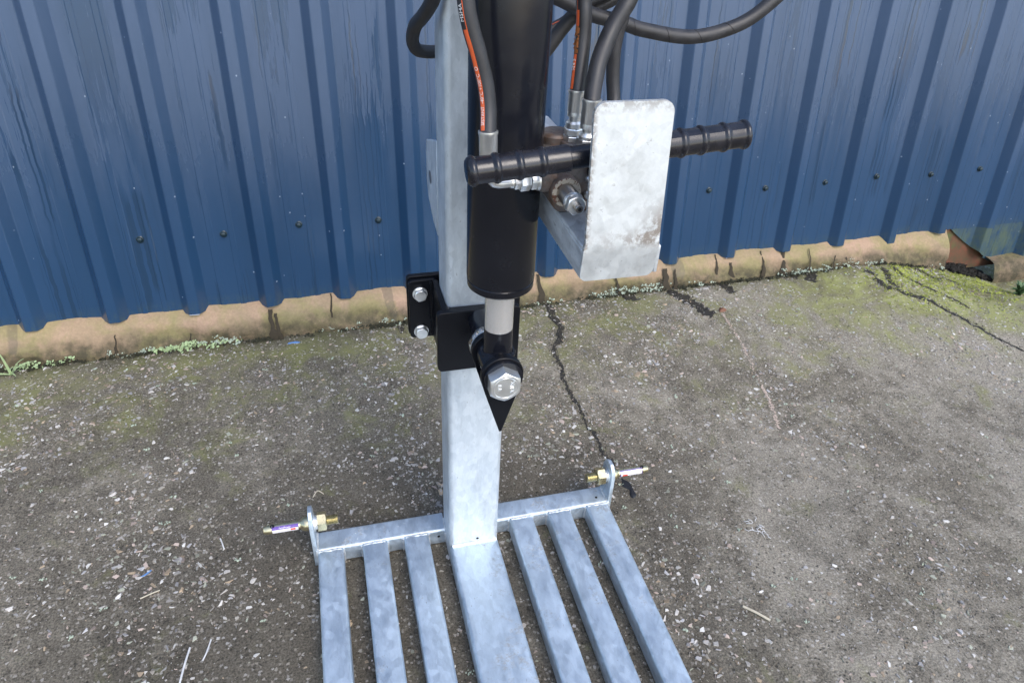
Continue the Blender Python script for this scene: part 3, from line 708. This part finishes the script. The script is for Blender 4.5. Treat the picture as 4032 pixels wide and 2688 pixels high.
def hexbar(p0, p1, af, parent, name='hex_nut', rot=0):
    p0, p1 = Vector(p0), Vector(p1); d = (p1-p0).normalized(); a = d.orthogonal().normalized(); b = d.cross(a); v, f = [], []; L = (p1-p0).length; n = 36
    for h, k in ((0, .9), (.0012, 1.), (L-.0012, 1.), (L, .9)):
        for i in range(n):
            t = 2*math.pi*i/n; q_ = (t-rot) % (math.pi/3)-math.pi/6; r = min((af/2)/math.cos(q_)*(1 if k == 1 else .955), 9)
            v.append(p0+d*h+r*(math.cos(t)*a+math.sin(t)*b))
    for k in range(3):
        for i in range(n): f.append([k*n+i, k*n+(i+1) % n, (k+1)*n+(i+1) % n, (k+1)*n+i])
    f += [list(range(n)), list(range(3*n, 4*n))]
    return P(name, (v, f), ZINC, parent, angle=25)
h1 = [(-.0455, -.297, 1.150), (-.0433, -.285, 1.1759), (-.0458, -.278, 1.2056), (-.0554, -.274, 1.2434), (-.0642, -.271, 1.2727), (-.0700, -.268, 1.305), (-.078, -.250, 1.40), (-.082, -.225, 1.50), (-.070, -.21, 1.57), (-.050, -.205, 1.59)]
t1 = Tube(h1, HR0, ref=(-.80, -.60, 0)); o1 = P('hydraulic_hose', t1.mesh(24), RUBBER); o1['label'] = 'hose with orange band in front of the ram'
ferrule('ferrule', (-.0455, -.2965, 1.1535), (-.0447, -.3005, 1.1080), .0128, o1)
P('elbow', Tube([(-.0447, -.301, 1.110), (-.0440, -.3005, 1.096), (-.036, -.2985, 1.0835), (-.022, -.295, 1.0805), (-.008, -.2915, 1.0800)], .0066).mesh(16), ZINC, o1)
P('elbow_collar', lathe([(.0085, -.0120), (.0088, -.0080), (.0065, -.0075)], (-.2905, 1.0798), 'x', 20), ZINC, o1)
hexbar((-.0072, -.290, 1.0797), (.0015, -.289, 1.0796), .019, o1, rot=.2); hexbar((.0015, -.2885, 1.0795), (.0150, -.287, 1.0793), .0245, o1, rot=.35)
hexbar((.0165, -.2865, 1.0792), (.0265, -.2855, 1.0790), .0245, o1, rot=.1)
P('seal_ring', lathe([(.0150, .0268), (.0150, .0298)], (-.285, 1.079), 'x', 24), ZINC, o1)
P('orange_band', t1.strip(.002, .128, -.24, .34, .0004), ORANGE, o1); P('orange_line', t1.strip(.128, .225, .24, .34, .0004), ORANGE, o1)
P('lettering', hose_text(t1, 'SISTANT  -40°C +100°C  O', .0066, .008, .07), WHITE, o1)
P('lettering', hose_text(t1, 'MSHA  IC-221/1', .0070, .137, -.02), WHITE, o1)
h2 = [(.122, -.160, 1.50), (.112, -.175, 1.38), (.1099, -.18, 1.2952), (.1101, -.185, 1.2705), (.1103, -.19, 1.2386), (.1062, -.2, 1.2071), (.1005, -.213, 1.1740)]
t2 = Tube(h2, HR0, ref=(-.92, -.40, 0)); o2 = P('hydraulic_hose', t2.mesh(24), RUBBER); o2['label'] = 'straight hose with lettering and torn brown tape'
L2 = t2.len[-1]
ferrule('ferrule', (.1008, -.2125, 1.1770), (.0998, -.2150, 1.1400), .0126, o2)
P('fitting_stem', lathe([(.0085, 1.134), (.0085, 1.1405)], (.0999, -.215), 'z', 20), ZINC, o2)
P('fitting_cone', lathe([(.0125, 1.1245), (.0120, 1.132), (.0098, 1.1345)], (.0999, -.215), 'z', 28), ZINC, o2)
hexbar((.0999, -.215, 1.1250), (.0999, -.215, 1.1155), .0260, o2, rot=.3); hexbar((.1000, -.215, 1.1145), (.1000, -.215, 1.1062), .0270, o2, rot=.05)
P('orange_line', t2.strip(L2-.330, L2-.105, .02, .09, .0004), ORANGE, o2); P('orange_band', t2.strip(L2-.105, L2-.086, -.22, .30, .0004), ORANGE, o2); P('orange_band', t2.strip(L2-.048, L2-.002, -.22, .30, .0004), ORANGE, o2)
P('lettering', hose_text(t2, 'BAR / 10200 PSI', .0072, L2-.180, .36), WHITE, o2); P('lettering', hose_text(t2, 'E RES', .0068, L2-.042, .08), WHITE, o2)
tv, tf = [], []; rr_ = random.Random(4)
for i in range(16):
    d_ = L2-.086+.037*i/15
    for k in range(5): tv.append(t2.at(d_, -.35+.7*k/4, HR0+.0006+.0035*abs(math.sin(i*1.3+k*1.9))*math.sin(math.pi*i/15)*rr_.uniform(.4, 1)))
for i in range(15):
    for k in range(4):
        if rr_.random() > .12: a = i*5+k; tf.append([a, a+1, a+6, a+5])
P('torn_tape', (tv, tf), TORN, o2)
h3 = [(.235, -.150, 1.50), (.205, -.182, 1.38), (.1698, -.2, 1.2986), (.1593, -.205, 1.2804), (.1438, -.21, 1.2573), (.1241, -.225, 1.2213), (.1137, -.24, 1.1916), (.1088, -.25, 1.1710)]
t3 = Tube(h3, .0116, ref=(-.6, -.8, 0)); o3 = P('hydraulic_hose', t3.mesh(24), RUBBER)
ferrule('ferrule', (.1092, -.2495, 1.1750), (.1080, -.2518, 1.1345), .0138, o3)
P('fitting_stem', lathe([(.0085, 1.126), (.0085, 1.136)], (.1078, -.252), 'z', 20), ZINC, o3)
P('fitting_cone', lathe([(.0130, 1.121), (.0133, 1.126), (.0105, 1.1295)], (.1078, -.252), 'z', 28), ZINC, o3); hexbar((.1076, -.252, 1.1215), (.1075, -.252, 1.1105), .0265, o3)
h4 = [(.232, -.05, 1.50), (.222, -.065, 1.36), (.2158, -.07, 1.2487), (.2110, -.07, 1.2246), (.2075, -.072, 1.1923), (.2095, -.075, 1.1526), (.2120, -.085, 1.1175), (.205, -.11, 1.088), (.185, -.14, 1.072), (.152, -.165, 1.068)]
P('hydraulic_hose', Tube(h4, HR0).mesh(20), RUBBER)
hA = [(.058, .000, 1.085), (.0700, -.0, 1.125), (.0929, -.02, 1.1626), (.1151, -.02, 1.188), (.1366, -.02, 1.2169), (.1562, -.02, 1.2378), (.1803, -.02, 1.2546), (.215, -.03, 1.2765), (.27, -.05, 1.34), (.29, -.05, 1.45)]
P('hydraulic_hose', Tube(hA, .0112).mesh(20), RUBBER)
hB = [(.06, -.02, 1.40), (.075, -.04, 1.31), (.1017, -.05, 1.2741), (.123, -.05, 1.2634), (.1445, -.05, 1.2544), (.1775, -.05, 1.2414), (.2263, -.05, 1.2305), (.2640, -.05, 1.2195), (.350, -.05, 1.2083), (.4251, -.05, 1.2243), (.4732, -.05, 1.2537), (.515, -.05, 1.2990), (.54, -.06, 1.37), (.53, -.08, 1.48)]
tB = Tube(hB, .0112); oB = P('hydraulic_hose', tB.mesh(20), RUBBER); oB['label'] = 'long hose looping out to the right'
for dd in (.285, .345, .40, .455):
    P('wrap_line', Tube([tB.at(dd+.018*i/8, -1.4+3.0*i/8, .0113) for i in range(9)], .00035, step=.01).mesh(5), DARKHOLE, oB)
hC = [(.05, .048, 1.14), (.075, .046, 1.170), (.1098, .03, 1.1909), (.1313, .03, 1.2028), (.153, .03, 1.2126), (.1785, .03, 1.2283), (.2182, .03, 1.2420), (.2501, .03, 1.2626), (.30, .03, 1.33), (.31, .02, 1.44)]
tC = Tube(hC, HR0, ref=(-.35, -.45, .85)); oC = P('hydraulic_hose', tC.mesh(20), RUBBER)
P('orange_line', tC.strip(.03, .25, .05, .16, .0005), ORANGE, oC); P('lettering', hose_text(tC, '10200 P', .0075, .040, -.20), WHITE, oC)
h6 = [(-.060, -.080, 1.40), (-.070, -.072, 1.32), (-.0745, -.066, 1.2736), (-.0785, -.05, 1.2560), (-.0848, -.015, 1.2340), (-.0912, .02, 1.2145), (-.0935, .045, 1.1880), (-.0840, .065, 1.1690), (-.0647, .080, 1.1615), (-.0325, .092, 1.1578), (.01, .088, 1.150), (.045, .070, 1.125), (.075, .050, 1.090)]
t6 = Tube(h6, .0106, ref=(-.3, -.5, .8)); o6 = P('hydraulic_hose', t6.mesh(20), RUBBER); o6['label'] = 'hose bent round the left side of the post'
P('orange_line', t6.strip(.228, .262, .05, .16, .0005), ORANGE, o6); P('lettering', hose_text(t6, '10', .0070, .236, -.25), WHITE, o6)

# ------------------------------------------------------------------ ground details
def ribbon(pts, w, seed, lift=.0014, step=.0040):
    P_ = spline([(a[0], a[1], 0) for a in pts], step); rr = random.Random(seed); v, f = [], []; n = len(P_); o = 0; ww = 1
    for i, p in enumerate(P_):
        t = (P_[min(i+1, n-1)]-P_[max(i-1, 0)]).normalized(); s_ = Vector((-t.y, t.x, 0)); taper = min(1, i/4+.3, (n-1-i)/6+.1)
        o = o*.8+rr.uniform(-1, 1)*w*.22; ww = ww*.62+.38*rr.uniform(.05, 2.2); k = w*ww*taper*(w2(i/n) if n > 60 else 1)
        a = p+s_*(o+k*.5); b = p+s_*(o-k*.5); c = p+s_*o
        v += [(a.x, a.y, gz(a.x, min(a.y, .99))+lift*.15), (c.x, c.y, gz(c.x, min(c.y, .99))+lift), (b.x, b.y, gz(b.x, min(b.y, .99))+lift*.15)]
    for i in range(n-1):
        for k in range(2): a = i*3+k; f.append([a, a+1, a+4, a+3])
    return v, f
w2 = lambda t: 1.35-.8*min(1, t*1.6)
CRK = [([(.502, .982), (.499, .93), (.497, .881), (.502, .832), (.494, .794), (.489, .764), (.46, .734), (.442, .708), (.439, .679), (.440, .640), (.440, .608), (.430, .534), (.434, .461), (.440, .378), (.446, .288), (.451, .213), (.460, .164)], .017),
       ([(.998, .976), (1.019, .923), (1.032, .875), (1.052, .843), (1.072, .811), (1.084, .781), (1.086, .767)], .040),
       ([(1.866, .935), (1.862, .904), (1.859, .831), (1.887, .797)], .026),
       ([(1.943, .950), (1.903, .803), (1.915, .757), (1.975, .719), (2.004, .67), (2.034, .611), (2.06, .551), (2.093, .472), (2.143, .389), (2.19, .31)], .018),
       ([(1.995, .955), (1.997, .875), (2.03, .819), (2.062, .763), (2.097, .714), (2.126, .643)], .016),
       ([(2.064, .973), (2.128, .943), (2.155, .88), (2.227, .853), (2.283, .798), (2.362, .747)], .020),
       ([(1.628, .985), (1.604, .94), (1.596, .9)], .030), ([(1.509, .979), (1.53, .964), (1.54, .939)], .028),
       ([(1.20, .975), (1.235, .94), (1.225, .915), (1.25, .90)], .030), ([(.80, .975), (.83, .955), (.855, .93)], .030), ([(-.06, .97), (-.05, .945), (-.065, .925)], .018)]
for i, (c, w) in enumerate(CRK):
    o = mk('crack', ribbon(c, w, 30+i), CRACK, ground, angle=60)
def crumbs(seed):
    r = random.Random(seed); V, F, Cc = [], [], []
    for pts, w in CRK:
        P_ = spline([(a[0], a[1], 0) for a in pts], .0035)
        for i, p in enumerate(P_[:-1]):
            t_ = (P_[i+1]-p).normalized(); sd_ = Vector((-t_.y, t_.x, 0))
            for _ in range(2):
                if r.random() < .3: continue
                c = p+sd_*r.gauss(0, w*.55); s = r.uniform(.0008, .0032); m = r.randint(5, 7); b = len(V); z = gz(c.x, min(c.y, .985))
                for k in range(m):
                    a = 6.283*k/m+r.uniform(-.4, .4); q_ = s*r.uniform(.6, 1.1); V.append((c.x+q_*math.cos(a), c.y+q_*math.sin(a), z-.001)); V.append((c.x+q_*.7*math.cos(a), c.y+q_*.7*math.sin(a), z+.0012+s*r.uniform(.2, .7)))
                F.append([b+2*k+1 for k in range(m)]); F += [[b+2*k, b+2*((k+1) % m), b+2*((k+1) % m)+1, b+2*k+1] for k in range(m)]
                c0 = r.choice(((.03, .026, .018), (.05, .043, .03), (.11, .095, .065), (.15, .145, .07), (.25, .23, .19))); Cc += [(*c0, 1)]*(m+1)
    me = bpy.data.meshes.new('crack_grit'); me.from_pydata(V, [], F); at = me.attributes.new('stone', 'FLOAT_COLOR', 'FACE'); at.data.foreach_set('color', np.array(Cc, np.float32).ravel()); me.materials.append(CHIPS)
    o = bpy.data.objects.new('crack_grit', me); COL.objects.link(o); o.parent = ground; o['kind'] = 'stuff'
crumbs(3)
SC = [((1.124, .78), (1.121, .741), (1.115, .679), (1.112, .601), (1.089, .497), (1.07, .387), (1.056, .305), (1.021, .207))]
rq = random.Random(8); V_, F_ = [], []
for p in spline([(a, b, 0) for a, b in SC[0]], .0016):
    if rq.random() > (.95 if .72 < p.y or .29 < p.y < .40 or p.y < .26 else .45): continue
    c = p+Vector((rq.gauss(0, .0035), 0, 0)); s_ = rq.uniform(.0012, .0042); m = rq.randint(5, 7); b0 = len(V_); z = gz(c.x, c.y)
    for k in range(m): a_ = 6.283*k/m+rq.uniform(-.4, .4); q_ = s_*rq.uniform(.5, 1.1); V_.append((c.x+q_*math.cos(a_), c.y+q_*math.sin(a_)*1.3, z+.0004+rq.uniform(0, .0006)))
    F_.append(list(range(b0, b0+m)))
mk('scratch', (V_, F_), CHALK, ground, smooth=False)
def blob(pts, r, seed, h=.006):
    rr = random.Random(seed); P_ = spline([(a[0], a[1], 0) for a in pts], .006); v, f = [], []; n = len(P_); m = 9
    for i, p in enumerate(P_):
        t = (P_[min(i+1, n-1)]-P_[max(i-1, 0)]).normalized(); s_ = Vector((-t.y, t.x, 0)); k = r*(.75+.3*math.sin(i*.9+seed)+rr.uniform(-.08, .08))*min(1, (i+.6)/3, (n-i-.4)/3)
        for j in range(m):
            a = math.pi*j/(m-1); q_ = p+s_*k*math.cos(a); v.append((q_.x, q_.y, gz(q_.x, q_.y)-.001+h*math.sin(a)*min(1, (i+.5)/2, (n-i-.4)/2)*(1+rr.uniform(-.2, .2))))
    for i in range(n-1):
        for j in range(m-1): a = i*m+j; f.append([a, a+1, a+m+1, a+m])
    return v, f
tag(mk('tar_lump', blob([(.463, .116), (.466, .094), (.473, .072), (.471, .053), (.465, .040)], .0125, 5, .0045), TAR, angle=70), 'black lump of tar on the concrete beside the right hitch pin', 'tar lump')
tag(mk('paint_spot', blob([(-.446, .945), (-.425, .949), (-.402, .945)], .013, 2, .0022), BLUEP, angle=70), 'small blue paint spot on concrete near the plinth', 'paint spot')
tag(mk('paint_spot', blob([(-.790, .055), (-.772, .06), (-.756, .075)], .004, 3, .0015), BLUEP, angle=70), 'tiny blue paint fleck on open concrete left of the base', 'paint spot')
tag(mk('dead_leaf', blob([(1.118, .795), (1.133, .803), (1.150, .803)], .016, 6, .010), RUSTL, angle=50), 'curled rust-brown dead leaf at the end of a wet streak', 'leaf')
def straw(name, pts, r, mat, label, cat):
    tag(mk(name, Tube([(x, y, gz(x, y)+h) for x, y, h in pts], r, ref=(.2, .3, .9)).mesh(7), mat), label, cat)
straw('straw', [(.590, -.336, .004), (.612, -.360, .006), (.634, -.384, .004)], .0030, STRAW, 'thick dry straw on the concrete right of the base rails', 'straw')
straw('straw', [(-.662, -.255, .003), (-.654, -.20, .006), (-.648, -.160, .003)], .0022, FIBRE, 'long white twig at the bottom left of the yard', 'twig')
straw('straw', [(-.619, -.197, .003), (-.612, -.180, .005), (-.606, -.150, .003)], .0016, FIBRE, 'short thin white twig next to the long one', 'twig')
straw('straw', [(-.607, .132, .003), (-.601, .115, .005), (-.596, .098, .003)], .0016, FIBRE, 'small pale twig left of the left hitch pin', 'twig')
straw('straw', [(-.77, -.008, .003), (-.745, .0, .005), (-.73, .006, .003)], .0015, STRAW, 'dry straw lying level on the left concrete', 'straw')
straw('straw', [(-.380, .222, .003), (-.367, .240, .006), (-.352, .228, .003)], .0013, STRAW, 'bent hair-thin straw behind the left hitch pin', 'straw')
rf = random.Random(9); fb = []
for i in range(15):
    c = Vector((.748+rf.uniform(-.018, .018), -.128+rf.uniform(-.022, .022), 0)); a = rf.uniform(0, 6.28); L_ = rf.uniform(.008, .024); pp = []
    for k in range(5): pp.append((c.x+math.cos(a)*L_*k/4, c.y+math.sin(a)*L_*k/4, .002+.004*math.sin(k*.8))); a += rf.uniform(-.6, .6)
    fb.append(Tube(pp, .0008, ref=(.1, .2, .9)).mesh(5))
tag(mk('fibre_tangle', join(*fb), FIBRE), 'tangle of white fibres on the concrete right of the base', 'fibre tangle')
# stones set in the concrete
def chips(n, seed):
    r = np.random.default_rng(seed); V, F, Cc = [], [], []
    pal = np.array([(.56, .53, .49), (.46, .43, .39), (.42, .41, .41), (.50, .40, .34), (.34, .31, .26), (.40, .31, .21), (.66, .64, .60), (.36, .37, .29)])
    i = 0
    while i < n:
        x = r.uniform(-1.5, 2.7); y = r.uniform(-.75, .985)
        if y < -.55+.30*abs(x-.1)-.55 or x > 2.35+.3*y: continue
        dens = math.sin(x*4.3+1.9*math.sin(y*5.1)+2.1*math.sin(x*1.3))*math.cos(y*4.9+1.7*math.sin(x*3.7))+.55*math.sin(x*13+2*math.sin(y*9))*math.sin(y*11+x*3)+.35*(y-.2)-.25*(x-.3)
        if r.random() > max(.07, .38+.55*dens): continue
        s = .0011+(.0080+.003*max(0, dens))*r.random()**3.0
        if r.random() < .015: s *= 1.5
        a0 = r.uniform(0, 6.28); m = int(r.integers(5, 8)); el = r.uniform(.30, .95); ang = np.sort(r.uniform(0, 6.283, m)); h = r.uniform(.0002, .0014); b = len(V); c_, s_ = math.cos(a0), math.sin(a0); z = gz(x, y)-.0006
        tx, ty = r.uniform(-.12, .12, 2)
        for t in ang:
            k = s*r.uniform(.75, 1.1); px, py = k*math.cos(t), k*math.sin(t)*el; qx, qy = px*c_-py*s_, px*s_+py*c_; V.append((x+qx, y+qy, z-.001)); V.append((x+qx*.82, y+qy*.82, z+h+.0006+tx*qx+ty*qy))
        F.append([b+2*k+1 for k in range(m)]); F += [[b+2*k, b+2*((k+1) % m), b+2*((k+1) % m)+1, b+2*k+1] for k in range(m)]
        col = pal[int(r.integers(0, len(pal)))]*r.uniform(.4, 1.22); Cc += [tuple(col)+(1,)]*(m+1); i += 1
    me = bpy.data.meshes.new('stone_chips'); me.from_pydata(V, [], F); at = me.attributes.new('stone', 'FLOAT_COLOR', 'FACE'); at.data.foreach_set('color', np.array(Cc, np.float32).ravel()); me.materials.append(CHIPS)
    o = bpy.data.objects.new('stone_chips', me); COL.objects.link(o); return o
tag(chips(21000, 3), 'pale stone chips showing through the worn concrete', 'stone chips', kind='stuff')
# lichen and sprouts along the foot of the plinth
def clumps(n, seed, place, size, leafy=0):
    r = random.Random(seed); V, F = [], []
    for i in range(n):
        x, y, dz = place(r); z = gz(x, min(y, .985))+dz
        for _ in range(r.randint(4, 8)):
            s = size*r.uniform(.5, 1.3); cx, cy, cz = x+r.gauss(0, size*1.2), y+r.gauss(0, size*.7), z+abs(r.gauss(0, size*.6)); b = len(V); nrm = Vector((r.gauss(0, .6), r.gauss(-.4, .5), 1)).normalized(); e1 = nrm.orthogonal().normalized(); e2 = nrm.cross(e1); m = 6
            c = Vector((cx, cy, cz)); V.append(c+nrm*s*.25)
            for k in range(m):
                t = 6.283*k/m; V.append(c+(e1*math.cos(t)+e2*math.sin(t)*.75)*s*r.uniform(.6, 1))
            F += [[b, b+1+k, b+1+(k+1) % m] for k in range(m)]
    return V, F
def pl_lich(r):
    while 1:
        k = r.uniform(-1.6, 13.3)
        if math.sin(k*1.9)+math.sin(k*4.3+1)*.7+r.uniform(-.8, .8) > .1: break
    w = W(k, 0); return w.x, w.y-.062-abs(r.gauss(0, .010))+.008, abs(r.gauss(0, .012))
tag(mk('lichen', clumps(330, 5, pl_lich, .0042), LICHEN, smooth=False), 'pale lichen crusts along the foot of the plinth', 'lichen', kind='stuff')
def pl_dirt(r):
    while 1:
        k = r.uniform(-1.8, 13.3)
        if math.sin(k*1.3+2)+math.sin(k*3.7)*.8+r.uniform(-1.2, 1.2) > -.3: break
    w = W(k, 0); return w.x, w.y-.064-abs(r.gauss(0, .006)), abs(r.gauss(0, .004))-.002
GRIME = m_flat('dark_mossy_grime', (.026, .026, .013), .95)
tag(mk('grime', clumps(620, 15, pl_dirt, .0052), GRIME, smooth=False), 'dark mossy grime in the joint between plinth and concrete', 'grime', kind='stuff')
def pl_open(r): return r.uniform(-1.4, 2.4), r.uniform(-.5, .95), .001
tag(mk('lichen', clumps(110, 6, pl_open, .0034), LICHEN, smooth=False), 'scattered pale lichen dots across the open concrete', 'lichen', kind='stuff')
def pl_spr(r):
    k = r.choice((-1.0, -.55, .75, .9, 1.05, 1.35))+r.gauss(0, .10); w = W(k, 0); return w.x, w.y-.066+r.gauss(0, .006), abs(r.gauss(0, .010))
tag(mk('sprouts', clumps(75, 8, pl_spr, .0058), SPROUT, smooth=False), 'small pale green sprouts at the left foot of the plinth', 'sprouts', kind='stuff')
def moss_at(r):
    while 1:
        x, y = r.uniform(1.75, 2.5), r.uniform(.60, .97)
        if r.random() < sm(.55, .95, y)*sm(1.7, 2.1, x): break
    return x, y, .0
def m_moss():
    t = NT('bright_moss'); p = t.pos(); n = t.noise(p, 18, 4, .7)
    t.set(Base_Color=t.mix(t.rng(n, .35, .65), (.10, .12, .028), (.36, .40, .075)), Roughness=.95); return t.m
MOSS = m_moss()
tag(mk('moss', clumps(900, 12, moss_at, .0032), MOSS, smooth=False), 'bright green moss in the wet corner below the torn sheet', 'moss', kind='stuff')
def blade(base, tip, w, sag=.3):
    base, tip = Vector(base), Vector(tip); n = 7; v, f = [], []; d = tip-base; sd_ = d.cross(Vector((0, 0, 1)))
    sd_ = (sd_ if sd_.length > 1e-5 else Vector((1, 0, 0))).normalized()
    for i in range(n+1):
        t = i/n; p = base+d*t+Vector((0, 0, 1))*d.length*sag*math.sin(math.pi*t)*.5; ww = w*(1-t)**.7*.5+.0003; v += [p-sd_*ww, p+Vector((0, 0, ww*.5)), p+sd_*ww]
    for i in range(n):
        for k in range(2): a = i*3+k; f.append([a, a+1, a+4, a+3])
    return v, f
gt = empty('grass_tuft', (-1.30, .965, gz(-1.3, .965))); tag(gt, 'pale grass tuft at the left end of the plinth', 'grass tuft')
for i, (dx, dy, dz) in enumerate(((-.055, -.03, .012), (.050, .010, .050), (-.012, .008, .085), (.085, -.005, .045), (.03, -.04, .018), (-.09, -.045, .02))):
    o = mk('blade', blade((0, 0, 0), (dx, dy, dz), .009), SPROUT, gt)
wp = empty('weed_plant', (2.50, .760, gz(2.50, .76))); tag(wp, 'dark green leafy weed at the right edge below the wall', 'weed')
rw = random.Random(21)
for i in range(22):
    a = rw.uniform(0, 6.28); L_ = rw.uniform(.025, .06); mk('leaf', blade((0, 0, 0), (math.cos(a)*L_, math.sin(a)*L_*.8, rw.uniform(.008, .055)), rw.uniform(.014, .024), .5), GRASS, wp)
